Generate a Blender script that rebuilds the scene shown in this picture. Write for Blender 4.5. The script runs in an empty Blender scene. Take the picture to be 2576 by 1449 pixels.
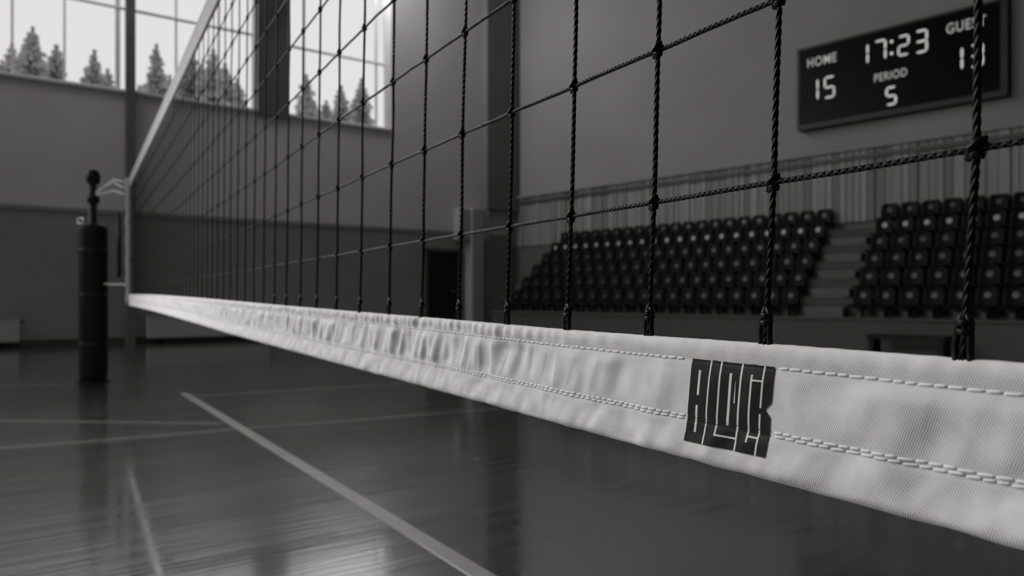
import bpy, math, random
from mathutils import Vector, Matrix, noise
random.seed(7)
SC = bpy.context.scene
COL = SC.collection

# ------------------------------------------------------------------ camera, sky, light, exposure
EYE = 0.85                       # eye height
cam_data = bpy.data.cameras.new('camera')
cam = bpy.data.objects.new('camera', cam_data); COL.objects.link(cam)
cam.location = (0, 0, EYE); cam.rotation_euler = (math.radians(90), 0, 0)
cam_data.sensor_fit = 'HORIZONTAL'; cam_data.sensor_width = 36.0
cam_data.lens = 1900 / 2576 * 36.0
cam_data.shift_y = 25.5 / 2576
cam_data.clip_start = 0.02; cam_data.clip_end = 300
cam_data.dof.use_dof = True
cam_data.dof.focus_distance = 0.61
cam_data.dof.aperture_fstop = 7.8
SC.camera = cam

world = bpy.data.worlds.new('overcast_sky'); SC.world = world
world.use_nodes = True
wn = world.node_tree.nodes; wl = world.node_tree.links
wbg = wn['Background']
wtc = wn.new('ShaderNodeTexCoord'); wno = wn.new('ShaderNodeTexNoise'); wra = wn.new('ShaderNodeValToRGB')
wno.inputs['Scale'].default_value = 2.0; wno.inputs['Detail'].default_value = 4
wra.color_ramp.elements[0].color = (0.77, 0.767, 0.76, 1); wra.color_ramp.elements[1].color = (0.88, 0.877, 0.87, 1)
wl.new(wtc.outputs['Generated'], wno.inputs['Vector']); wl.new(wno.outputs['Fac'], wra.inputs['Fac'])
wl.new(wra.outputs['Color'], wbg.inputs['Color'])
wbg.inputs['Strength'].default_value = 1.0

def area(name, loc, target, sx, sy, power):
    d = bpy.data.lights.new(name, 'AREA'); d.shape = 'RECTANGLE'; d.size = sx; d.size_y = sy; d.energy = power
    d.color = (1.0, 0.995, 0.985)
    o = bpy.data.objects.new(name, d); COL.objects.link(o)
    o.location = loc
    o.rotation_euler = (Vector(target) - Vector(loc)).to_track_quat('-Z', 'Y').to_euler()
    return o
# daylight entering through the upper part of the tall windows (above the frame) and an unseen lamp added to brighten the net tape
area('window_daylight_corner', (-3.1, 16.0, 8.6), (4.0, 13.0, 3.0), 2.6, 2.2, 160)
area('window_daylight_middle', (-7.4, 13.0, 8.6), (2.0, 8.0, 1.5), 5.0, 2.2, 230)
area('window_daylight_near', (-15.0, 7.6, 6.8), (0.0, 1.5, 0.8), 8.0, 3.6, 560)
FILL_LAMP = area('tape_fill_lamp', (-4.6, 3.2, 4.4), (-0.5, 1.6, 0.8), 1.4, 0.5, 225)

SC.view_settings.view_transform = 'Standard'
SC.view_settings.look = 'None'
SC.view_settings.exposure = 0.0
SC.view_settings.gamma = 1.0
SC.view_settings.use_curve_mapping = False
try:
    SC.cycles.use_denoising = True
    SC.cycles.max_bounces = 8
    SC.cycles.transparent_max_bounces = 24
    SC.cycles.sample_clamp_indirect = 4
except Exception:
    pass

# ------------------------------------------------------------------ helpers
TINT = (1.0, 0.995, 0.986)
def grey(v): return (v * TINT[0], v * TINT[1], v * TINT[2], 1)
MATS = {}
def mat(name, v, rough=0.6, spec=0.5, vary=0.0, vscale=3.0, bump=0.0, bscale=40.0, coat=0.0, metal=0.0, emit=0.0):
    if name in MATS: return MATS[name]
    m = bpy.data.materials.new(name); m.use_nodes = True
    n = m.node_tree.nodes; l = m.node_tree.links; b = n['Principled BSDF']
    b.inputs['Base Color'].default_value = grey(v); b.inputs['Roughness'].default_value = rough
    b.inputs['Specular IOR Level'].default_value = spec; b.inputs['Coat Weight'].default_value = coat
    b.inputs['Metallic'].default_value = metal
    tc = n.new('ShaderNodeTexCoord')
    no = n.new('ShaderNodeTexNoise'); no.inputs['Scale'].default_value = vscale; no.inputs['Detail'].default_value = 5
    l.new(tc.outputs['Object'], no.inputs['Vector'])
    r = n.new('ShaderNodeValToRGB')
    r.color_ramp.elements[0].position = 0.3; r.color_ramp.elements[1].position = 0.7
    r.color_ramp.elements[0].color = grey(v * (1 - vary)); r.color_ramp.elements[1].color = grey(v * (1 + vary))
    l.new(no.outputs['Fac'], r.inputs['Fac']); l.new(r.outputs['Color'], b.inputs['Base Color'])
    if bump > 0:
        n2 = n.new('ShaderNodeTexNoise'); n2.inputs['Scale'].default_value = bscale; n2.inputs['Detail'].default_value = 3
        l.new(tc.outputs['Object'], n2.inputs['Vector'])
        bp = n.new('ShaderNodeBump'); bp.inputs['Strength'].default_value = bump; bp.inputs['Distance'].default_value = 0.01
        l.new(n2.outputs['Fac'], bp.inputs['Height']); l.new(bp.outputs['Normal'], b.inputs['Normal'])
    if emit > 0:
        b.inputs['Emission Color'].default_value = grey(1.0); b.inputs['Emission Strength'].default_value = emit
    MATS[name] = m
    return m

class MB:
    """collects shapes, becomes ONE mesh"""
    def __init__(s): s.v = []; s.f = []; s.m = []; s.uv = {}
    def add(s, vs, fs, mi=0):
        o = len(s.v); s.v.extend(vs)
        for f in fs: s.f.append(tuple(i + o for i in f)); s.m.append(mi)
        return o
    def box(s, fr, a0, a1, b0, b1, c0, c1, mi=0, bev=0.0):
        """box in frame fr(a,b,c)->point"""
        if bev > 0:
            vs = []; g = bev
            A = (a0, a1); B = (b0, b1); C = (c0, c1)
            idx = {}
            for i in (0, 1):
                for j in (0, 1):
                    for k in (0, 1):
                        for ax in range(3):
                            p = [A[i], B[j], C[k]]
                            sg = [1 if q == 0 else -1 for q in (i, j, k)]
                            for q in range(3):
                                if q != ax: p[q] += sg[q] * g
                            idx[(i, j, k, ax)] = len(vs); vs.append(fr(*p))
            fs = []
            for ax in range(3):
                o1, o2 = [q for q in range(3) if q != ax]
                for sd in (0, 1):
                    q = []
                    for (x, y) in ((0, 0), (1, 0), (1, 1), (0, 1)):
                        t = [0, 0, 0]; t[ax] = sd; t[o1] = x; t[o2] = y
                        q.append(idx[(t[0], t[1], t[2], ax)])
                    fs.append(q)
                for x in (0, 1):           # edges along axis ax
                    for y in (0, 1):
                        t0 = [0, 0, 0]; t0[o1] = x; t0[o2] = y; t1 = list(t0); t1[ax] = 1
                        fs.append([idx[(*t0, o1)], idx[(*t0, o2)], idx[(*t1, o2)], idx[(*t1, o1)]])
            for i in (0, 1):
                for j in (0, 1):
                    for k in (0, 1): fs.append([idx[(i, j, k, q)] for q in range(3)])
            s.add(vs, fs, mi); return
        vs = [fr(a, b, c) for a in (a0, a1) for b in (b0, b1) for c in (c0, c1)]
        s.add(vs, [(0, 1, 3, 2), (4, 6, 7, 5), (0, 4, 5, 1), (2, 3, 7, 6), (0, 2, 6, 4), (1, 5, 7, 3)], mi)
    def tube(s, pts, rad, sides=8, mi=0, cap=True, up=None):
        pts = [Vector(p) for p in pts]; n = len(pts)
        if not callable(rad):
            r0 = rad; rad = lambda i: r0
        vs = []; ref = None
        for i, p in enumerate(pts):
            d = (pts[min(i + 1, n - 1)] - pts[max(i - 1, 0)]).normalized()
            if ref is None:
                ref = Vector(up) if up else (Vector((0, 0, 1)) if abs(d.z) < 0.9 else Vector((1, 0, 0)))
            a = (ref - d * ref.dot(d)).normalized(); b = d.cross(a); ref = a
            r = rad(i)
            for k in range(sides):
                t = 2 * math.pi * k / sides
                vs.append(p + (a * math.cos(t) + b * math.sin(t)) * r)
        fs = []
        for i in range(n - 1):
            for k in range(sides):
                k2 = (k + 1) % sides
                fs.append((i * sides + k, i * sides + k2, (i + 1) * sides + k2, (i + 1) * sides + k))
        if cap:
            fs.append(tuple(range(sides - 1, -1, -1))); fs.append(tuple((n - 1) * sides + k for k in range(sides)))
        s.add(vs, fs, mi)
    def torus(s, c, a, b, R, r, seg=14, sides=8, tilt=None):
        c = Vector(c); a = Vector(a); b = Vector(b); nrm = a.cross(b).normalized()
        vs = []; fs = []
        for i in range(seg):
            t = 2 * math.pi * i / seg
            d = a * math.cos(t) + b * math.sin(t)
            for k in range(sides):
                u = 2 * math.pi * k / sides
                vs.append(c + d * (R + r * math.cos(u)) + nrm * (r * math.sin(u)))
        for i in range(seg):
            for k in range(sides):
                i2 = (i + 1) % seg; k2 = (k + 1) % sides
                fs.append((i * sides + k, i2 * sides + k, i2 * sides + k2, i * sides + k2))
        s.add(vs, fs)
    def ellipsoid(s, c, ax, ay, az, nu=10, nv=6, mi=0, boxy=1.0):
        c = Vector(c); vs = [c + az]; fs = []
        for j in range(1, nv):
            ph = math.pi * j / nv
            for i in range(nu):
                t = 2 * math.pi * i / nu
                cx_ = math.sin(ph) * math.cos(t); cx_ = math.copysign(abs(cx_) ** boxy, cx_)
                vs.append(c + ax * cx_ + ay * (math.sin(ph) * math.sin(t)) + az * math.cos(ph))
        vs.append(c - az)
        for i in range(nu):
            i2 = (i + 1) % nu
            fs.append((0, 1 + i, 1 + i2))
            for j in range(nv - 2):
                fs.append((1 + j * nu + i, 1 + (j + 1) * nu + i, 1 + (j + 1) * nu + i2, 1 + j * nu + i2))
            fs.append((1 + (nv - 2) * nu + i, len(vs) - 1, 1 + (nv - 2) * nu + i2))
        s.add(vs, fs, mi)
    def lathe(s, c, prof, sides=24, mi=0):
        c = Vector(c); vs = []; fs = []; n = len(prof)
        for (r, z) in prof:
            for k in range(sides):
                t = 2 * math.pi * k / sides
                vs.append(c + Vector((r * math.cos(t), r * math.sin(t), z)))
        for i in range(n - 1):
            for k in range(sides):
                k2 = (k + 1) % sides
                fs.append((i * sides + k, i * sides + k2, (i + 1) * sides + k2, (i + 1) * sides + k))
        fs.append(tuple(range(sides - 1, -1, -1))); fs.append(tuple((n - 1) * sides + k for k in range(sides)))
        s.add(vs, fs, mi)
    def build(s, name, mats, parent=None, smooth=False, local=False, fix=True):
        me = bpy.data.meshes.new(name)
        off = Vector((0, 0, 0))
        if parent is not None and not local:
            q = parent
            while q is not None: off += q.location; q = q.parent
        me.from_pydata([tuple(Vector(p) - off) for p in s.v], [], s.f)
        if not isinstance(mats, (list, tuple)): mats = [mats]
        for m in mats: me.materials.append(m)
        me.polygons.foreach_set('material_index', s.m)
        if s.uv:
            uvl = me.uv_layers.new(name='UVMap')
            for lp in me.loops: uvl.data[lp.index].uv = s.uv.get(lp.vertex_index, (0, 0))
        if fix:
            import bmesh
            bm = bmesh.new(); bm.from_mesh(me); bmesh.ops.recalc_face_normals(bm, faces=bm.faces); bm.to_mesh(me); bm.free()
        if smooth: me.polygons.foreach_set('use_smooth', [True] * len(me.polygons))
        me.update()
        o = bpy.data.objects.new(name, me); COL.objects.link(o)
        if parent is not None: o.parent = parent
        return o

def thing(name, loc, label, cat, group=None, rotz=0.0):
    o = bpy.data.objects.new(name, None); COL.objects.link(o)
    o.empty_display_size = 0.1; o.location = loc; o.rotation_euler = (0, 0, rotz)
    o['label'] = label; o['category'] = cat
    if group: o['group'] = group
    return o
def struct(o, label=None):
    o['kind'] = 'structure'
    if label: o['label'] = label
    return o
def copy_tree(o, parent=None):
    c = o.copy(); COL.objects.link(c)
    if parent is not None: c.parent = parent
    for ch in list(o.children): copy_tree(ch, c)
    return c

# ------------------------------------------------------------------ the hall: frames of its walls
CORNER = Vector((0.0, 19.26, 0))
LW0 = Vector((-8.75, 12.9, 0)); LWD = Vector((0.8087, 0.5882, 0)); LWN = Vector((0.5882, -0.8087, 0))
RWD = Vector((0.675, -0.738, 0)).normalized(); RWN = Vector((-RWD.y * -1, 0, 0))
RWN = Vector((RWD.y, -RWD.x, 0))              # into the hall
def LF(t, d, z): return LW0 + LWD * t + LWN * d + Vector((0, 0, z))
def RF(t, d, z): return CORNER + RWD * t + RWN * d + Vector((0, 0, z))
def WF(x, y, z): return Vector((x, y, z))
CEIL = 10.0

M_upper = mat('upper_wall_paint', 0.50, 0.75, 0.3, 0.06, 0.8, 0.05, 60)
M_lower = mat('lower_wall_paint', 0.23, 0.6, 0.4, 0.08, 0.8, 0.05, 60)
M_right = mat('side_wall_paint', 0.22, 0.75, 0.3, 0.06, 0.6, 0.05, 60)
M_dark = mat('dark_paint', 0.05, 0.5, 0.4, 0.1, 2.0)
M_frame = mat('window_frame_paint', 0.8, 0.4, 0.5, 0.03)
M_ceil = mat('ceiling_paint', 0.65, 0.8, 0.2, 0.05)
M_bright = mat('rear_wall_paint', 0.42, 0.8, 0.2, 0.05)

def floor_material():
    m = bpy.data.materials.new('varnished_sports_floor'); m.use_nodes = True
    n = m.node_tree.nodes; l = m.node_tree.links; b = n['Principled BSDF']
    tc = n.new('ShaderNodeTexCoord'); mp = n.new('ShaderNodeMapping')
    mp.inputs['Rotation'].default_value = (0, 0, -math.atan2(LWD.y, LWD.x))
    l.new(tc.outputs['Object'], mp.inputs['Vector'])
    br = n.new('ShaderNodeTexBrick')
    br.inputs['Color1'].default_value = grey(0.020); br.inputs['Color2'].default_value = grey(0.030)
    br.inputs['Mortar'].default_value = grey(0.012)
    br.inputs['Scale'].default_value = 1.0; br.inputs['Mortar Size'].default_value = 0.0015
    br.inputs['Brick Width'].default_value = 1.1; br.inputs['Row Height'].default_value = 0.065
    br.inputs['Bias'].default_value = 0.0
    l.new(mp.outputs['Vector'], br.inputs['Vector'])
    mp2 = n.new('ShaderNodeMapping'); mp2.inputs['Scale'].default_value = (1.5, 26.0, 1.0)
    l.new(mp.outputs['Vector'], mp2.inputs['Vector'])
    no = n.new('ShaderNodeTexNoise'); no.inputs['Scale'].default_value = 1.6; no.inputs['Detail'].default_value = 6
    l.new(mp2.outputs['Vector'], no.inputs['Vector'])
    mx = n.new('ShaderNodeMix'); mx.data_type = 'RGBA'; mx.blend_type = 'MULTIPLY'; mx.inputs['Factor'].default_value = 0.6
    l.new(br.outputs['Color'], mx.inputs[6])
    rr = n.new('ShaderNodeValToRGB'); rr.color_ramp.elements[0].color = (0.5, 0.5, 0.5, 1); rr.color_ramp.elements[1].color = (1.4, 1.4, 1.4, 1)
    l.new(no.outputs['Fac'], rr.inputs['Fac']); l.new(rr.outputs['Color'], mx.inputs[7])
    l.new(mx.outputs[2], b.inputs['Base Color'])
    bp = n.new('ShaderNodeBump'); bp.inputs['Strength'].default_value = 0.25; bp.inputs['Distance'].default_value = 0.01
    l.new(no.outputs['Fac'], bp.inputs['Height']); l.new(bp.outputs['Normal'], b.inputs['Normal'])
    bp2 = n.new('ShaderNodeBump'); bp2.inputs['Strength'].default_value = 0.03; bp2.inputs['Distance'].default_value = 0.01
    l.new(no.outputs['Fac'], bp2.inputs['Height'])
    bp3 = n.new('ShaderNodeBump'); bp3.inputs['Strength'].default_value = 0.25; bp3.inputs['Distance'].default_value = 0.002; bp3.invert = True
    l.new(br.outputs['Fac'], bp3.inputs['Height']); l.new(bp2.outputs['Normal'], bp3.inputs['Normal']); l.new(bp3.outputs['Normal'], b.inputs['Coat Normal'])
    bw = n.new('ShaderNodeRGBToBW'); l.new(br.outputs['Color'], bw.inputs[0])
    rc = n.new('ShaderNodeMapRange'); rc.inputs['From Min'].default_value = 0.020; rc.inputs['From Max'].default_value = 0.030
    rc.inputs['To Min'].default_value = 0.06; rc.inputs['To Max'].default_value = 0.15
    l.new(bw.outputs[0], rc.inputs['Value']); l.new(rc.outputs['Result'], b.inputs['Coat Roughness'])
    rm = n.new('ShaderNodeMapRange'); rm.inputs['To Min'].default_value = 0.16; rm.inputs['To Max'].default_value = 0.3
    l.new(no.outputs['Fac'], rm.inputs['Value']); l.new(rm.outputs['Result'], b.inputs['Roughness'])
    b.inputs['IOR'].default_value = 1.7
    b.inputs['Coat Weight'].default_value = 1.0; b.inputs['Coat IOR'].default_value = 3.6
    return m
M_floor = floor_material()

# room outline: L (far left), C (corner), R (right), B (behind)
pL = LW0 + LWD * -16.0; pC = CORNER; pR = CORNER + RWD * 28.0; pB = pL + RWD * 28.0
g = MB(); g.add([pL + Vector((0, 0, 0)), pC, pR, pB] , [(3, 2, 1, 0)]); 
g.add([p + Vector((0, 0, -0.2)) for p in (pL, pC, pR, pB)], [(0, 1, 2, 3)])
floor = struct(g.build('floor', M_floor, fix=False), 'dark glossy sports floor of narrow boards with painted court lines')

# window openings on the left wall (along t) : (t0, t1)
WZ0, WZ1 = 4.69, 9.3
WINS = [(-13.5, -4.2), (-3.4, 4.39), (4.99, 7.41)]
LT1 = (CORNER - LW0).dot(LWD)
g = MB()
g.box(LF, -16.0, LT1, -0.35, 0.0, 0.0, 2.44, 1)
g.box(LF, -16.0, LT1, -0.35, 0.0, 2.44, WZ0, 0)
g.box(LF, -16.0, LT1, -0.35, 0.0, WZ1, CEIL, 0)
edges = [-16.0] + [e for w in WINS for e in w] + [LT1]
for i in range(0, len(edges), 2):
    g.box(LF, edges[i], edges[i + 1], -0.35, 0.0, WZ0, WZ1, 0)
struct(g.build('wall_left', [M_upper, M_lower]), 'grey window wall with darker paint on its lower part')
g = MB(); g.box(RF, -0.35, 28, -0.3, 0.0, 2.15, CEIL); g.box(RF, -0.35, 28, -0.3, 0.0, 0, 2.15, 1)  # lower box: shading near the corner put into a darker colour
struct(g.build('wall_right', [M_right, mat('side_wall_lower_shade', 0.09, 0.6, 0.4, 0.08, 0.8)]), 'grey side wall behind the dark seating')
g = MB(); g.box(lambda t, d, z: pR + (pB - pR).normalized() * t + RWD * d + Vector((0, 0, z)), -0.3, (pB - pR).length + 0.3, 0.0, 0.3, 0, CEIL)
struct(g.build('wall_back', M_bright))
g = MB(); g.box(lambda t, d, z: pL + RWD * t - LWD * d + Vector((0, 0, z)), -0.3, 28.3, 0.0, 0.3, 0, CEIL)
struct(g.build('wall_near', M_bright))
g = MB(); g.box(lambda a, b, c: pL + (pC - pL) * a + (pB - pL) * b + Vector((0, 0, c)), -0.02, 1.02, -0.02, 1.02, CEIL, CEIL + 0.2)
struct(g.build('ceiling', M_ceil))
g = MB(); g.box(LF, -16.0, LT1 - 0.9, 0.0, 0.025, 0.0, 0.12, 0)
struct(g.build('baseboard_left', M_dark), 'dark skirting along the foot of the window wall')
g = MB(); g.box(LF, -16, 9.8, 0.0, 0.02, 2.40, 2.47, 0)
struct(g.build('trim_1', M_lower), 'thin ledge where the dark lower paint of the window wall begins')
g = MB(); g.box(LF, 4.37, 5.01, -0.02, 0.06, WZ0 - 0.1, CEIL, 0)  # darker layer over the wall between the two windows
struct(g.build('trim_5', mat('pier_dark_grey', 0.10, 0.6, 0.3, 0.1, 1.5)), 'dark grey layer over the pier between the two windows')
# corner pilaster, darker grey than the walls
M_pil = mat('pilaster_grey', 0.15, 0.7, 0.3, 0.08, 0.8)
g = MB(); g.box(LF, 9.86, LT1 - 0.02, 0.0, 0.30, 3.04, CEIL, 0)
struct(g.build('column_corner', M_pil), 'dark square pilaster filling the corner of the hall')

# made-up housing for the added lamp, hung from the ceiling outside the frame (its light is set at the top)
hl = thing('added_fill_lamp', FILL_LAMP.location, 'added grey fill light out of view, hung from the ceiling on two rods', 'lamp')
bpy.context.view_layer.update()
hm = FILL_LAMP.matrix_world.copy()
g = MB(); hf = lambda x, y, z: hm @ Vector((x, y, z))
g.box(hf, -0.76, 0.76, -0.31, 0.31, 0.03, 0.16, 0, 0.02); g.build('housing', M_dark, hl)
for x in (-0.5, 0.5):
    p0 = hm @ Vector((x, 0, 0.15)); g = MB(); g.tube([p0, Vector((p0.x, p0.y, CEIL))], 0.012, 8); g.build('hanging_rod', M_dark, hl)

# windows
def glass_material():
    m = bpy.data.materials.new('window_glass'); m.use_nodes = True
    n = m.node_tree.nodes; l = m.node_tree.links; n.remove(n['Principled BSDF'])
    out = n['Material Output']; tr = n.new('ShaderNodeBsdfTransparent'); gl = n.new('ShaderNodeBsdfGlossy'); mx = n.new('ShaderNodeMixShader')
    tr.inputs['Color'].default_value = (0.97, 0.97, 0.97, 1); gl.inputs['Roughness'].default_value = 0.03
    fr = n.new('ShaderNodeFresnel'); fr.inputs['IOR'].default_value = 1.25
    l.new(fr.outputs['Fac'], mx.inputs['Fac']); l.new(tr.outputs[0], mx.inputs[1]); l.new(gl.outputs[0], mx.inputs[2])
    l.new(mx.outputs[0], out.inputs['Surface'])
    return m
M_glass = glass_material()
def window(n, t0, t1, mull, trans, label):
    g = MB(); w = 0.07
    g.box(LF, t0, t1, -0.24, -0.12, WZ0, WZ0 + w); g.box(LF, t0, t1, -0.24, -0.12, WZ1 - w, WZ1)
    g.box(LF, t0, t0 + w, -0.24, -0.12, WZ0, WZ1); g.box(LF, t1 - w, t1, -0.24, -0.12, WZ0, WZ1)
    fr = struct(g.build('window_%d' % n, M_frame), label)
    for (t, hw) in mull:
        g = MB(); g.box(LF, t - hw * 0.6, t + hw * 0.6, -0.21, -0.15, WZ0 + w, WZ1 - w)
        g.build('mullion', M_frame, fr)
    for z in trans:
        g = MB(); g.box(LF, t0 + w, t1 - w, -0.20, -0.14, z - 0.018, z + 0.018)
        g.build('transom', M_frame, fr)
    g = MB(); g.box(LF, t0 + 0.01, t1 - 0.01, -0.185, -0.177, WZ0 + 0.02, WZ1 - 0.02)
    g.build('glass_pane', M_glass, fr)
    g = MB(); g.box(LF, t0 - 0.0, t1 + 0.0, -0.12, 0.05, WZ0 - 0.03, WZ0 + 0.005)
    g.build('window_sill', M_upper, fr)
    return fr
def tat(px):                # distance along the left wall of the photo's column px
    k = (px - 1288) / 1900.0
    return (-LW0.x + k * LW0.y) / (LWD.x - k * LWD.y)
window(1, *WINS[0], [(-13.5 + 1.16 * i, 0.03) for i in range(1, 8)], [6.28, 7.9], None)
window(2, *WINS[1], [(-2.3, 0.03), (-1.2, 0.03), (tat(32), 0.03), (tat(165), 0.028), (tat(300), 0.065), (tat(448), 0.026), (tat(556), 0.026)], [6.28, 7.9],
       'long window of tall panes left of the grey pier, conifers outside')
window(3, *WINS[2], [(tat(772), 0.026), (tat(955), 0.03)], [6.20, 7.9], 'narrow window between the pier and the hall corner')
# dark steel column standing in front of the long window
g = MB(); ta, tb = tat(314), tat(338)
g.box(LF, ta, tb, 0.005, 0.13, 0.0, CEIL, 0)
struct(g.build('column_steel', mat('steel_column_paint', 0.13, 0.45, 0.5, 0.15, 4)), 'slim dark steel column in front of the long window')

# ground and trees outside
g = MB(); g.box(LF, -60, 70, -70, -0.36, -0.3, -0.05)
struct(g.build('ground', mat('outside_ground', 0.16, 0.9, 0.2, 0.3, 0.3)), 'ground outside the windows')
M_needle = mat('conifer_needles', 0.40, 0.8, 0.2, 0.2, 1.5)
M_bark = mat('conifer_bark', 0.18, 0.9, 0.2, 0.2, 3)
def conifer(px, ptop, dist, label, spread=0.24, seed=0, name='spruce_tree'):
    rnd = random.Random(seed)
    x = (px - 1288) / 1900.0 * dist; top = EYE + (750 - ptop) / 1900.0 * dist
    o = thing(name, (x, dist, -0.06), label, 'tree', 'conifers outside the windows')
    g = MB(); g.tube([(x, dist, -0.06), (x, dist, top * 0.5), (x, dist, top * 0.97)], lambda i: (0.2, 0.12, 0.02)[i], 8)
    g.build('trunk', M_bark, o)
    g = MB(); nt = 44; z0 = top * 0.10
    for k in range(nt):
        f = k / (nt - 1); zc = z0 + (top - z0) * (f ** 0.95)
        R = top * spread * 0.80 * (1 - f) ** 0.78 + 0.10
        nb = 12 if k < nt - 5 else 7
        ph = rnd.random() * 6.28; gap = (top - z0) / nt
        for b in range(nb):
            a = ph + 2 * math.pi * b / nb + rnd.uniform(-.2, .2)
            L = R * rnd.uniform(0.55, 1.2); droop = L * rnd.uniform(0.25, 0.5); wd = L * rnd.uniform(.16, .24) + .04
            ca, sa = math.cos(a), math.sin(a); ns = 6; vs = []
            for j in range(ns + 1):
                u = j / ns; r_ = L * u; zz = zc - droop * u * u + (0.12 * L if j == 0 else 0)
                w_ = wd * (1 - u * .85) * (1.0 if j % 2 else 0.45); hg = w_ * 1.6 + (0.10 * L + gap * 1.1) * (1 - u * .6) * rnd.uniform(.6, 1.2)
                vs += [(x + ca * r_, dist + sa * r_, zz), (x + ca * (r_ + w_ * .5) - sa * w_, dist + sa * (r_ + w_ * .5) + ca * w_, zz - hg),
                       (x + ca * (r_ + w_ * .5) + sa * w_, dist + sa * (r_ + w_ * .5) - ca * w_, zz - hg)]
            fs = []
            for j in range(ns):
                q = 3 * j; fs += [(q, q + 1, q + 4, q + 3), (q, q + 3, q + 5, q + 2)]
            g.add(vs, fs)
    g.add([(x - .05, dist, top * .93), (x + .05, dist, top * .93), (x, dist, top)], [(0, 1, 2)])
    g.build('crown', M_needle, o, fix=False)
    return o
TREES = [
    (82, 66, 34, 'tallest pointed spruce outside, in the second pane from the frame edge', .25),
    (30, 108, 36, 'slim spruce outside, just left of the tallest one', .22),
    (142, 112, 35, 'spruce outside, just right of the tallest one, behind a window bar', .24),
    (4, 150, 38, 'short spruce outside at the very left edge of the photo', .3),
    (237, 124, 36, 'small lone spruce outside in the third pane', .24),
    (272, 172, 40, 'low spruce outside, touching the dark steel column on its left', .3),
    (393, 110, 36, 'lone spruce outside in the pane right of the dark steel column', .2),
    (428, 188, 42, 'low spruce outside, right of the lone one beside the steel column', .3),
    (482, 118, 37, 'spruce outside behind the white top tape of the net', .24),
    (536, 122, 36, 'spruce outside seen through the net, right of the top tape', .22),
    (508, 160, 39, 'low spruce outside between two taller ones behind the net', .3),
    (566, 158, 38, 'low spruce outside seen through the net, third from the grey pier', .26),
    (596, 196, 41, 'very low spruce outside seen through the net near the grey pier', .32),
    (770, 186, 38, 'spruce outside in the narrow window, leftmost there', .24),
    (858, 214, 38, 'spruce outside in the middle of the narrow window', .26),
    (910, 196, 40, 'spruce outside in the narrow window, left of its right-hand bar', .24),
    (820, 252, 42, 'very low spruce outside between two others in the narrow window', .34),
    (350, 214, 42, 'very low spruce outside directly right of the steel column', .34),
    (112, 158, 40, 'low bushy spruce outside between the tallest one and its neighbour', .36),
]
for i, (px, pt, d, lb, sp) in enumerate(TREES): conifer(px, pt, d, lb, sp, i + 3)
# low far hedge band behind the sill
g = MB(); rnd = random.Random(5)
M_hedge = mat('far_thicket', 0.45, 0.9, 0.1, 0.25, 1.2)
for i in range(700):
    t = rnd.uniform(-24, 52); d = rnd.uniform(-46, -43); zc = rnd.uniform(0.5, 14.2) 
    c = LF(t, d, zc); r = rnd.uniform(0.7, 1.3)
    g.ellipsoid(c, Vector((r, 0, 0)), Vector((0, r, 0)), Vector((0, 0, r * rnd.uniform(.7, 1.1))), 7, 5)
hd = g.build('thicket', M_hedge, smooth=False); hd['kind'] = 'stuff'; hd['label'] = 'pale misty thicket along the window sills behind the spruces'; hd['category'] = 'thicket'

# ------------------------------------------------------------------ left wall fittings
M_black = mat('black_plastic', 0.007, 0.5, 0.2, 0.1)
ta, tb = tat(1075), tat(1150)
g = MB(); g.box(LF, ta, tb, 0.0, 0.035, 0.0, 1.95)
door = struct(g.build('door_1', mat('black_door', 0.007, 0.5, 0.3, 0.05)), 'black door at the end of the window wall beside the pale pillar')
g = MB(); g.box(LF, ta - 0.07, ta, 0.0, 0.06, 0, 2.02); g.box(LF, tb, tb + 0.07, 0.0, 0.06, 0, 2.02); g.box(LF, ta - 0.07, tb + 0.07, 0.0, 0.06, 1.95, 2.02)
g.build('door_frame', M_dark, door)
g = MB(); g.tube([LF(tb - 0.1, 0.035, 1.02), LF(tb - 0.1, 0.09, 1.02), LF(tb - 0.22, 0.09, 1.02)], 0.011, 8)
g.build('door_handle', mat('steel', 0.4, 0.3, 0.5, metal=1.0), door)
# pale pillar with a wider head between door and seating
M_pillar = mat('pale_pillar_paint', 0.30, 0.7, 0.3, 0.05)
pa, pb = tat(1168), tat(1198)
g = MB(); g.box(LF, pa, pb, 0.0, 0.34, 0, 3.02, 0, 0.015)
pl = struct(g.build('pillar', M_pillar), 'pale narrow pillar between the black door and the seating')
g = MB(); g.box(LF, tat(1140), tat(1214), 0.0, 0.30, 2.25, 3.0, 0, 0.015)
g.build('pillar_head', M_pillar, pl)
# radiators along the window wall
M_rad = mat('radiator_enamel', 0.38, 0.5, 0.4, 0.04)
def radiator(t0, t1, label):
    c = LF((t0 + t1) / 2, 0.12, 0)
    o = thing('radiator', c, label, 'radiator', 'radiators along the window wall')
    g = MB(); g.box(LF, t0, t1, 0.045, 0.17, 0.10, 0.5, 0, 0.012); g.build('panel', M_rad, o)
    g = MB(); g.box(LF, t0 + 0.01, t1 - 0.01, 0.04, 0.18, 0.5, 0.515); g.build('top_grille', M_rad, o)
    for t in (t0 + 0.25, t1 - 0.25):
        g = MB(); g.box(LF, t - 0.02, t + 0.02, 0.08, 0.13, 0.0, 0.10); g.build('foot', M_black, o)
    g = MB(); g.tube([LF(t1, 0.11, 0.44), LF(t1 + 0.07, 0.11, 0.44)], 0.022, 10); g.build('valve', M_black, o)
radiator(tat(48) - 2.4, tat(48), 'low grey radiator at the left edge of the photo, left of the post')
radiator(tat(366), tat(366) + 2.3, 'long low grey radiator just right of the net post, partly behind the tape')

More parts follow.
